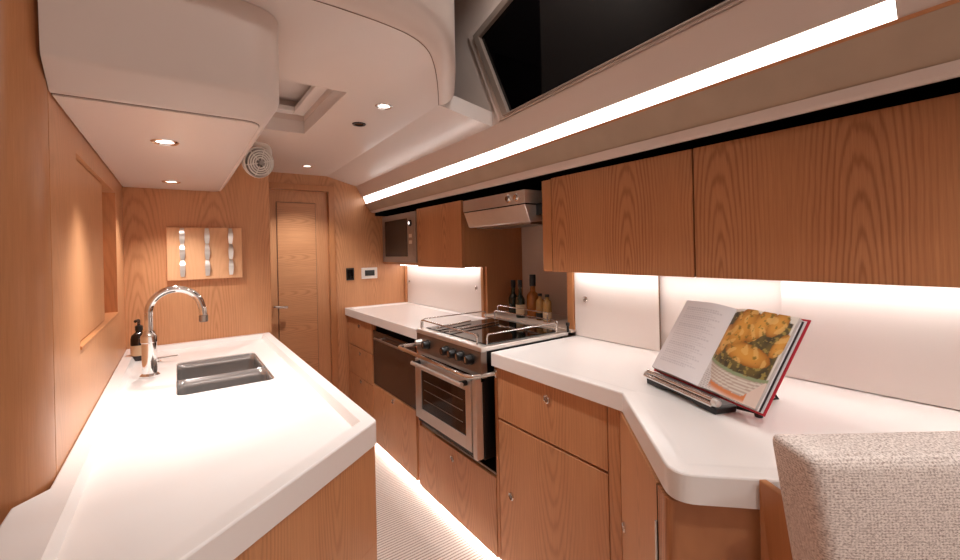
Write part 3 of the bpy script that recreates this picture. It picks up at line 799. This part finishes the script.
obj('side_pillar', B(OX - .016, OX + .02, 1.434, 1.462, .452, .788), 'steel', ck, bev=.003)
obj('side_pillar', B(OX - .006, OX + .02, 1.462, 1.478, .452, .788), 'steel_dark', ck, bev=.001)
obj('base_trim', B(OX + .0, OX + .02, 1.478, OY1, .448, .468), 'black', ck, bev=.001)
# fiddle rails round the hob and pan clamps
def rail(pts, r=.0034, parent=ck, name='fiddle_rail', mat='chrome', rad=.018):
    return obj(name, tube(bmesh.new(), bend(pts, rad), r, 10), mat, parent, bev=0, smooth=True)
zf0, zf1 = .918, .968
rail([(OX + .012, 1.955, zf0), (OX + .012, 1.955, zf1), (OX + .012, 1.455, zf1 - .004), (OX + .012, 1.455, zf0)])
rail([(OX + .030, 1.972, zf0), (OX + .030, 1.972, zf1), (1.44, 1.972, zf1), (1.44, 1.972, zf0)])
rail([(OX + .040, 1.425, zf0), (OX + .040, 1.425, zf1), (1.45, 1.425, zf1), (1.45, 1.425, zf0)])
rail([(1.49, 1.955, zf0), (1.49, 1.955, zf1), (1.49, 1.455, zf1), (1.49, 1.455, zf0)])
rail([(OX + .05, 1.86, .934), (1.30, 1.92, .936)], .0035, name='pan_clamp')
rail([(OX + .05, 1.74, .934), (1.40, 1.80, .936)], .0035, name='pan_clamp')
bm = lathe(bmesh.new(), [(0, 0), (.006, 0), (.006, .03), (.009, .032), (.009, .045), (0, .046)], (1.505, 1.402, .92), (0, 0, 1), 16)
obj('rail_peg', bm, 'black', ck, bev=0, smooth=True)
# crash bar
cbz = .806
cr = thing('crash_bar', 'curved stainless grab bar spanning in front of the cooker', 'grab bar', (1.0, 1.75, .80))
obj('bar', tube(bmesh.new(), bend([(XF + .010, 2.09, cbz + .006), (.955, 2.125, cbz + .004), (.962, 1.445, cbz - .008), (XF + .004, 1.393, cbz + .004)], .045, 8), .0095, 16), 'chrome', cr, bev=0, smooth=True)
for y in (2.092, 1.393): obj('flange', lathe(bmesh.new(), [(0, 0), (.018, 0), (.018, .005), (.011, .008), (0, .008)], (XF + .003, y, cbz + .004), (-1, 0, 0), 20), 'chrome', cr, bev=0, smooth=True)

# ================================================================== NICHE BEHIND THE COOKER
XU = 1.360; ZU0, ZU1 = 1.216, 1.632
tag(obj('niche_side_panel', prism(bmesh.new(), [(XU + .004, 2.105, 1.60), (XU + .004, 2.105, ZU0), (1.552, 2.105, ZU0), (1.552, 2.105, .902), (1.842, 2.105, .902), (1.842, 2.105, 1.60)], (0, .022, 0)), 'wood_edge', bev=0), 'dark oak panel closing the far side of the cooker niche', 'side panel')
tag(obj('niche_return_panel', prism(bmesh.new(), [(1.586, 1.398, .929), (1.586, 1.398, ZU0), (1.842, 1.398, ZU0), (1.842, 1.398, .929)], (0, .018, 0)), 'niche', bev=0), 'putty coloured return panel at the near side of the bottle niche', 'side panel')
tag(obj('bottle_shelf', prism(bmesh.new(), [(1.520, 1.397, .915), (1.520, 2.103, .915), (1.842, 2.103, .915), (1.842, 1.397, .915)], (0, 0, .012)), 'niche', bev=.001), 'putty coloured shelf behind the hob carrying the bottles', 'shelf')

def bottle(x, y, h, r, mat, label, cap=('black', .045), neck=.30, lab=None, group=None):
    z = .9275
    t = thing('bottle', label, 'bottle', (x, y, z))
    hb = h - cap[1]
    sh = hb * (1 - neck)
    obj('glass_body', lathe(bmesh.new(), [(0, 0), (r * .92, 0), (r, .004), (r, sh * .86), (r * .86, sh * .95), (r * .42, sh + (hb - sh) * .25), (r * .38, hb), (0, hb)], (x, y, z), (0, 0, 1), 28), mat, t, bev=0, smooth=True)
    cr_ = r * .50 if neck > .1 else r * .72
    obj('cap', lathe(bmesh.new(), [(0, hb), (cr_, hb), (cr_, h - .002), (cr_ * .9, h), (0, h)], (x, y, z), (0, 0, 1), 24), cap[0], t, bev=0, smooth=True)
    if lab: obj('paper_label', lathe(bmesh.new(), [(r * 1.005, lab[0]), (r * 1.02, lab[0]), (r * 1.02, lab[1]), (r * 1.005, lab[1])], (x, y, z), (0, 0, 1), 28), lab[2], t, bev=0, smooth=True)
bottle(1.66, 1.985, .205, .030, 'green_glass', 'very dark bottle with black cap at the far left of the niche shelf')
bottle(1.60, 1.852, .215, .026, 'green_glass', 'dark green bottle with cream lower label, second from left in the niche', lab=(.02, .075, 'label'))
bottle(1.655, 1.805, .245, .036, 'amber', 'tall amber bottle with black stopper, largest in the niche', cap=('black', .065), neck=.22)
bottle(1.625, 1.715, .145, .023, 'honey', 'small jar of yellow oil beside the amber bottle', cap=('black', .014), neck=.12, lab=(.004, .04, 'black'))
bottle(1.62, 1.655, .145, .024, 'honey', 'rightmost small jar in the niche with a cream band', cap=('black', .014), neck=.12, lab=(.006, .05, 'label'))
br = thing('bottle_rail', 'thin chrome rail across the front of the niche bottles', 'rail', (1.56, 1.8, .925))
obj('rail', tube(bmesh.new(), bend([(1.565, 2.02, .927), (1.565, 2.02, .985), (1.565, 1.60, .985), (1.565, 1.60, .927)], .012), .003, 10), 'chrome', br, bev=0, smooth=True)

# extractor hood
hx = 1.300
hd = thing('extractor_hood', 'stainless extractor hood with two round lamps above the cooker', 'hood', (1.4, 1.68, 1.44))
HY0_, HY1_ = 1.458, 1.974
bm = bmesh.new()
prism(bm, [(hx, HY0_, 1.532), (hx, HY0_, 1.594), (1.565, HY0_, 1.594), (1.565, HY0_, 1.532)], (0, HY1_ - HY0_, 0))
ub = obj('upper_body', bm, 'steel', hd, bev=.002)
bm = bmesh.new()
prism(bm, [(hx + .002, HY0_ + .004, 1.527), (hx + .034, HY0_ + .004, 1.448), (hx + .046, HY0_ + .004, 1.444), (1.56, HY0_ + .004, 1.470), (1.56, HY0_ + .004, 1.527)], (0, HY1_ - HY0_ - .008, 0))
obj('visor', bm, 'steel', hd, bev=.003)
obj('shadow_gap', B(hx + .006, 1.56, HY0_ + .003, HY1_ - .003, 1.526, 1.533), 'void', hd, bev=0)
obj('hinge_block', B(1.372, 1.41, 1.418, HY0_ + .004, 1.478, 1.532), 'black', hd, bev=.001)
for y in (1.515, 1.575):
    obj('round_control', lathe(bmesh.new(), [(0, .012), (.012, .012), (.014, .009), (.014, .003), (.020, .002), (.020, 0)], (hx, y, 1.563), (-1, 0, 0), 24), 'chrome', ub, bev=0, smooth=True)
obj('filter', B(1.36, 1.54, 1.49, 1.93, 1.438, 1.452), 'steel_dark', hd, bev=.001)

# ================================================================== WALL UNITS
def wall_unit(y0, y1, label, split=None, door=True, name='wall_cabinet', top=ZU1):
    t = thing(name, label, 'cabinet', (1.46, (y0 + y1) / 2, ZU0), 'oak wall units')
    obj('body', B(XU + .020, 1.583, y0 + .001, y1 - .001, ZU0 + .002, ZU1 - .045), 'wood_edge', t)
    if door: obj('door', B(XU, XU + .018, y0 + .0018, y1 - .0018, ZU0, top), 'wood_upper', t, bev=.001)
    return t
wall_unit(-.32, .7105, 'longest oak wall unit at the right, above the cookbook')
wall_unit(.7125, 1.350, 'oak wall unit directly right of the extractor hood')
e = tag(obj('wall_unit_end', B(XU + .006, 1.583, 1.3565, 1.414, ZU0, ZU1 - .003), 'wood_edge', bev=.001), 'oak end panel between the hood and the right hand wall units', 'end panel')
obj('shadow_gap', B(XU + .007, XU + .02, 1.3505, 1.3562, ZU0 + .002, ZU1 - .005), 'void', e, bev=0)
wall_unit(2.085, 2.655, 'oak wall unit between the microwave and the hood', top=1.614)
# microwave housing
t = thing('microwave_housing', 'oak frame around the built in microwave', 'cabinet', (1.46, 2.96, ZU0))
bm = bmesh.new()
box(bm, XU + .001, 1.583, 2.658, 3.257, ZU0 + .008, 1.240); box(bm, XU + .02, 1.565, 2.658, 3.257, 1.6045, 1.608); box(bm, XU + .02, 1.583, 2.6585, 2.668, 1.240, 1.604); box(bm, XU + .02, 1.583, 3.248, 3.257, 1.240, 1.604)
obj('frame', bm, 'wood_upper', t, bev=.001)
mw = thing('microwave', 'built in microwave with dark door in a champagne metal surround', 'microwave', (1.46, 2.95, 1.242))
bm = bmesh.new(); my0, my1 = 2.662, 3.245
obj('surround', B(XU - .006, XU + .012, my0, my1, 1.242, 1.602), 'taupe_steel', mw, bev=.002)
obj('body', B(XU + .012, 1.56, 2.67, 3.24, 1.245, 1.60), 'black', mw)
obj('door_glass', B(XU - .010, XU - .005, 2.792, 3.185, 1.285, 1.560), 'mw_glass', mw, bev=.001)
obj('control_strip', B(XU - .0085, XU - .005, 2.690, 2.786, 1.285, 1.560), 'taupe_steel', mw, bev=.001)
dk = obj('dial', lathe(bmesh.new(), [(0, .012), (.014, .012), (.019, .008), (.024, .002), (.024, 0)], (XU - .008, 2.737, 1.523), (-1, 0, 0), 24), 'black', mw, bev=0, smooth=True)
obj('dial_centre', lathe(bmesh.new(), [(0, .014), (.010, .013), (.012, .011)], (XU - .008, 2.737, 1.523), (-1, 0, 0), 20), 'icon', dk, bev=0)
obj('button_pad', B(XU - .0105, XU - .008, 2.715, 2.760, 1.42, 1.445), 'steel', mw, bev=.001)
obj('button_pad', B(XU - .0105, XU - .008, 2.715, 2.760, 1.375, 1.400), 'steel', mw, bev=.001)

# sliding splashback panels with round latches, posts, LED strips
def slide(y0, y1, x, label, lt=None, z0=.9025, z1=1.212):
    t = thing('splashback_locker', label, 'splashback panel', (x, (y0 + y1) / 2, z0), 'white splashback panels')
    pn = obj('panel', B(x, x + .008, y0, y1, z0, z1), 'white_panel', t, bev=.001)
    if lt: latch(t, (x, lt[0], lt[1]), (-1, 0, 0), r=.014)
    obj('edge_strip', B(x - .003, x + .0005, y0, y0 + .007, z0, z1 - .002), 'white_panel', t, bev=.001)
    obj('shadow_gap', B(x + .001, x + .008, y0 - .0022, y0 - .0002, z0, z1 - .002), 'seam', t, bev=0)
    return t
slide(.957, 1.393, 1.547, 'white sliding splashback panel with a round latch, right of the niche', (1.327, 1.078))
slide(.50, .985, 1.570, 'white splashback panel directly behind the cookbook')
slide(-.30, .537, 1.547, 'rightmost white splashback panel beyond the cookbook')
slide(2.158, 2.745, 1.547, 'white sliding splashback panel next to the cooker niche, left side', (2.211, 1.078))
slide(2.715, 3.235, 1.560, 'white sliding splashback panel in the far corner under the microwave', (3.195, 1.072))
# finger strip on the near panel edge
for (y0, y1, lb, zb0) in ((1.397, 1.436, 'slim oak post left of the latched near splashback panel', .9275), (2.130, 2.156, 'slim oak post between the niche and the far splashback', .9005), (3.237, 3.257, 'slim oak post in the far corner of the splashback', .9005)):
    tag(obj('splashback_post', B(1.540, 1.5835, y0, y1, zb0, 1.2145), 'wood_edge', bev=.002), lb, 'post')
for (y0, y1, lb) in ((-.28, 1.385, 'warm light strip under the right hand wall units'), (2.165, 3.225, 'warm light strip under the microwave and neighbouring wall unit')):
    t = thing('cabinet_strip_light', lb, 'strip light', (1.50, (y0 + y1) / 2, 1.208))
    obj('channel', B(1.490, 1.520, y0, y1, 1.2115, 1.2175), 'steel', t, bev=0)
    obj('diffuser', B(1.494, 1.516, y0 + .002, y1 - .002, 1.2085, 1.2115), 'led', t, bev=0)

# ================================================================== COOKBOOK AND STAND
h_ = -1.936; tl = .60
e_ = Vector((math.cos(h_), math.sin(h_), 0))
back = Vector((-math.sin(h_), math.cos(h_), 0))
up_ = Vector((back.x * math.sin(tl), back.y * math.sin(tl), math.cos(tl)))
nf = up_.cross(e_);  nf = nf if nf.x < 0 else -nf
O = Vector((1.204, .763, .9325))
W, HH = .378, .246
def bp_(s, t, h=0.0): return O + e_ * s + up_ * t + nf * h
bk = thing('open_cookbook', 'open cookbook with red cover showing a potato dish photo', 'book', tuple(O))
def slabb(s0, s1, t0, t1, h0, h1):
    bm = bmesh.new(); prism(bm, [bp_(s0, t0, h0), bp_(s1, t0, h0), bp_(s1, t1, h0), bp_(s0, t1, h0)], nf * (h1 - h0)); return bm
obj('cover', slabb(-.002, W + .0035, -.002, HH + .003, 0, .003), 'red', bk, bev=.0008, label='red hardback cover')
SP = W * .5
def hprof(u, right):
    # u: 0 at the spine, 1 at the fore edge
    return (.008 + .024 * math.sin(PI * min(1, u * 1.9 + .02) * .5) ** .8) * (1 - .35 * u) if not right else (.008 + .020 * math.sin(PI * min(1, u * 2.4 + .02) * .5) ** .8) * (1 - .45 * u)
def lerp(a, b, t): return tuple(a[i] + (b[i] - a[i]) * t for i in range(3))
def paint_food(u, v):
    paper = (.80, .77, .76)
    n_ = .5 + .5 * math.sin(u * 19 + 2.5 * math.sin(v * 13 + u * 7)) * math.sin(v * 17 + 2.1 * math.sin(u * 11))
    n2_ = mnoise.noise(Vector((u * 16, v * 20, 3.1))) * .9 + .5 + .35 * mnoise.noise(Vector((u * 45, v * 55, 9.0)))
    c_ = paper
    ex, ey = (u - .50) / .62, (v - .60)
    rim = .40 - .16 * math.sqrt(max(0, 1 - min(1, ex * ex))) + .10 * (1 - u) * .8
    if v < rim:
        dpt = rim - v
        side = abs(u - .5) < .5 - dpt * 1.1
        if dpt < .035: c_ = (.30, .36, .20)
        elif dpt < .21 and side:
            c_ = (.74, .66, .56) if int(dpt * 62) % 2 else (.42, .26, .18)
            c_ = lerp(c_, (.72, .66, .60), .35)
        elif dpt < .30 and abs(u - .52) < .30: c_ = lerp((.72, .24, .08), paper, max(0, (dpt - .24) / .06))
        elif dpt < .36 and u > .3: c_ = lerp((.80, .50, .34), paper, .5)
        if v < .22 and u < .55 and not (dpt < .30 and side):
            if math.sin((v + .15 * u) * 260) > .55 and math.sin(u * 95 + v * 40) > -.3: c_ = (.42, .38, .38)
        return c_
    pot = [(.30, .76, .20, .27, -.35), (.56, .84, .13, .23, -.45), (.08, .60, .12, .20, .1), (.56, .49, .36, .115, -.10), (.78, .88, .12, .16, -.6), (.93, .66, .08, .15, -.4)]
    best = None
    for a, b, rx, ry, rot in pot:
        cu, cv = u - a, v - b; cx2 = cu * math.cos(rot) + cv * math.sin(rot); cy2 = -cu * math.sin(rot) + cv * math.cos(rot)
        dd_ = (cx2 / rx) ** 2 + (cy2 / ry) ** 2
        if dd_ < 1 and (best is None or dd_ < best[0]): best = (dd_, cy2 / ry)
    if best:
        c_ = lerp((.74, .35, .06), (.36, .12, .015), best[0] ** 1.5)
        if n2_ > .86: c_ = lerp(c_, (.16, .13, .02), .75)
        elif n_ > .74: c_ = lerp(c_, (.86, .55, .18), .6)
    else:
        c_ = lerp((.045, .035, .02), (.17, .12, .035), n_)
        if n2_ > .72: c_ = (.36, .27, .07)
    if v > .985 - .10 * (abs(u - .35)) or u > .965: c_ = (.80, .74, .66) if not best else c_
    return c_
def paint_text(u, v):
    p_ = (.84, .80, .81)
    if .10 < u < .86:
        row = v * 34
        if .12 < v < .92 and (row % 1) > .55 and math.sin(u * 140 + int(row) * 7.3) > -.75 and u < .80 - .12 * math.sin(int(row) * 2.1):
            c_ = (.69, .65, .67)
            return c_
    return p_
def page(right):
    nu, nv = 84, 110
    bm = bmesh.new(); lay = bm.verts.layers.float_color.new('print')
    g = []
    for j in range(nv + 1):
        v = j / nv; row = []
        for i in range(nu + 1):
            u = i / nu; s_ = SP + (1 if right else -1) * u * (W * .5 - .010)
            vt = bm.verts.new(bp_(s_, .003 + v * (HH - .006), .0035 + hprof(u, right) + .0004))
            col = paint_food(u, v) if right else paint_text(1 - u, v)
            vt[lay] = (*col, 1); row.append(vt)
        g.append(row)
    for a, b in zip(g, g[1:]):
        for i in range(nu): bm.faces.new((a[i], a[i + 1], b[i + 1], b[i]))
    bmesh.ops.recalc_face_normals(bm, faces=bm.faces)
    return bm
def block(right):
    bm = bmesh.new(); rows = []
    n = 24
    for i in range(n + 1):
        u = i / n; s_ = SP + (1 if right else -1) * u * (W * .5 - .010 + (0 if not right else 0))
        hh = hprof(u, right) + .0035
        rows.append([bm.verts.new(bp_(s_, .003, .0032)), bm.verts.new(bp_(s_, HH - .003, .0032)), bm.verts.new(bp_(s_, HH - .003, hh)), bm.verts.new(bp_(s_, .003, hh))])
    for a, b in zip(rows, rows[1:]):
        for k in range(4): bm.faces.new((a[k], a[(k + 1) % 4], b[(k + 1) % 4], b[k]))
    bm.faces.new(rows[0]); bm.faces.new(rows[-1][::-1]); bmesh.ops.recalc_face_normals(bm, faces=bm.faces); return bm
for right in (False, True):
    o = obj('page_block', block(right), 'paper_edge', bk, bev=0, smooth=True)
    obj('food_photo_page' if right else 'text_page', page(right), 'print', o, bev=0, smooth=True, label='page printed with a photo of herbed potatoes in a striped bowl' if right else 'page of small grey text')
# underlying leaves fanning past the right fore edge
for k, (w_, mt) in enumerate(((-.001, 'paper'), (.003, 'photo_dark'), (.006, 'paper'))):
    obj('loose_leaf', slabb(W * .7, W - .002 - w_ * .8, .002, HH - .003 - k * .004, .0042 + k * .0035, .0050 + k * .0035), mt, bk, bev=0)
# stand
st = thing('cookbook_stand', 'black cookbook stand with a chrome roller bar', 'book stand', (1.17, .62, .893))
zb = .8975
gh = Vector((nf.x, nf.y, 0)).normalized()     # horizontal, towards the viewer
def S(s, f, z): q = O + e_ * s + gh * f; return Vector((q.x, q.y, z))
L_ = .262
for k, (f, z, r_) in enumerate(((.020, .9290, .0075), (.031, .9190, .0062))):
    obj('roller_bar', tube(bmesh.new(), [S(-.006, f, z), S(L_, f, z)], r_, 16), 'chrome', st, bev=0, smooth=True)
obj('bar_end', lathe(bmesh.new(), [(0, .012), (.008, .011), (.0115, .006), (.0115, -.004), (0, -.004)], S(L_, .022, .925), e_, 24), 'steel', st, bev=0, smooth=True)
obj('bar_end', lathe(bmesh.new(), [(0, .006), (.007, .005), (.0100, .002), (.0100, -.004), (0, -.004)], S(-.006, .022, .925), -e_, 24), 'steel', st, bev=0, smooth=True)
prof = [(0.005, .926), (-.002, .915), (.0, .8955), (.020, .8975), (.050, .8975), (.066, .899), (.095, .9065), (.150, .9075), (.190, .903), (.215, .8975), (.250, .8975), (.268, .8960), (.272, .912), (.262, .926)]
bm = bmesh.new(); prism(bm, [S(s_, .030, min(z, .916)) for s_, z in prof], -gh * .066)
obj('base', bm, 'black', st, bev=.003)
bm = bmesh.new(); prism(bm, [bp_(.02, -.002, -.0015), bp_(.25, -.002, -.0015), bp_(.25, .17, -.0015), bp_(.02, .17, -.0015)], -nf * .004)
obj('back_rest', bm, 'black', st, bev=.001)
bm = bmesh.new()
for s_ in (.03, .24):
    a = bp_(s_, .14, -.006); b = S(s_, -.20, zb + .006)
    tube(bm, [a, b, S(s_, .0, zb + .006)], .005, 10)
obj('strut', bm, 'black', st, bev=0)
obj('foot', lathe(bmesh.new(), [(0, 0), (.009, 0), (.010, .006), (.006, .014), (0, .015)], S(.31, -.06, zb), (0, 0, 1), 16), 'black', st, bev=0, smooth=True)
obj('foot_arm', tube(bmesh.new(), [S(.25, -.03, zb + .010), S(.31, -.06, zb + .010)], .005, 8), 'black', st, bev=0)

# ================================================================== SEAT IN THE FOREGROUND
Rv = Vector((math.cos(-yaw), math.sin(-yaw), 0)); Fv = Vector((math.sin(yaw), math.cos(yaw), 0))
ch0 = Vector((.776, .293, 0))
ch = thing('upholstered_seat', 'high backed seat in oatmeal woven fabric at the lower right', 'seat', (ch0.x + .3, ch0.y - .2, 0))
bm = bmesh.new()
def CP(r, f, z): q = ch0 + Rv * r - Fv * f; return Vector((q.x, q.y, z))
T = .090; Wc = .56
NXc, NZc = 30, 26; bm = bmesh.new(); rows = []
def edge_l(z): return .030 * min(1, (1.0 - z) / .20) if z > .8 else .030 + (.8 - z) * .10
outl = []
def sheet(f0, puff):
    g = []
    for j in range(NZc + 1):
        z = .40 + (1.018 - .40) * j / NZc; row = []
        for i in range(NXc + 1):
            t = i / NXc; x = edge_l(z) + (Wc - edge_l(z)) * t
            pf = puff * (1 - (2 * t - 1) ** 6) * (1 - (2 * j / NZc - 1) ** 6)
            zz = z - (.004 * (1 - math.exp(-x / .02)) if j == NZc else 0)
            row.append(bm.verts.new(CP(x, f0 + pf, zz)))
        g.append(row)
    return g
ga = sheet(0, -.004); gb = sheet(T, .010)
for g in (ga, gb):
    for a, b in zip(g, g[1:]):
        for i in range(NXc): bm.faces.new((a[i], a[i + 1], b[i + 1], b[i]))
for j in range(NZc):
    bm.faces.new((ga[j][0], gb[j][0], gb[j + 1][0], ga[j + 1][0])); bm.faces.new((ga[j][-1], ga[j + 1][-1], gb[j + 1][-1], gb[j][-1]))
for i in range(NXc):
    bm.faces.new((ga[0][i], ga[0][i + 1], gb[0][i + 1], gb[0][i])); bm.faces.new((ga[-1][i], gb[-1][i], gb[-1][i + 1], ga[-1][i + 1]))
bmesh.ops.recalc_face_normals(bm, faces=bm.faces)
cu_ = obj('backrest_cushion', bm, 'fabric', ch, bev=.019, smooth=True, seg=5, sharp=180)
bm = bmesh.new()
sm = [CP(.016 + edge_l(z), T + .0005, z) for z in (.975, .95, .90, .85, .80, .70, .60)]
tube(bm, sm, .0012, 8)
obj('seam', bm, 'seam', cu_, bev=0)
obj('seat_cushion', prism(bmesh.new(), [CP(.03, .10, .30), CP(Wc, .10, .30), CP(Wc, .55, .30), CP(.03, .55, .30)], (0, 0, .14)), 'fabric', ch, bev=.02)
obj('plinth', prism(bmesh.new(), [CP(.03, .0, 0), CP(Wc, .0, 0), CP(Wc, .50, 0), CP(.03, .50, 0)], (0, 0, .298)), 'wood_edge', ch, bev=.002)
# oak side board beside the cushion
w0 = Vector((.833, .331)); w1 = Vector((.802, .276))
bm = bmesh.new()
prism(bm, [(w0.x, w0.y, .902), (w0.x, w0.y, 0.0), (w1.x + .035, w1.y - .035, 0.0), (w1.x, w1.y, .902)], (.012, -.008, 0))
obj('side_board', bm, 'wood_edge', ch, bev=.003, label='oak side board beside the fabric back')

# ================================================================== LIGHT AND LOOK
wd = bpy.data.worlds.new('world'); sc.world = wd; wd.use_nodes = True
wd.node_tree.nodes['Background'].inputs[0].default_value = (1, .85, .75, 1)
wd.node_tree.nodes['Background'].inputs[1].default_value = 0.0
sc.view_settings.view_transform = 'Standard'; sc.view_settings.look = 'None'
sc.view_settings.exposure = 0.50; sc.view_settings.gamma = 1.0
sc.view_settings.use_curve_mapping = False
sc.cycles.use_denoising = True
sc.cycles.max_bounces = 10; sc.cycles.diffuse_bounces = 6; sc.cycles.glossy_bounces = 5
sc.cycles.sample_clamp_indirect = 6.0; sc.cycles.blur_glossy = 0.5
sc.cycles.caustics_reflective = False; sc.cycles.caustics_refractive = False
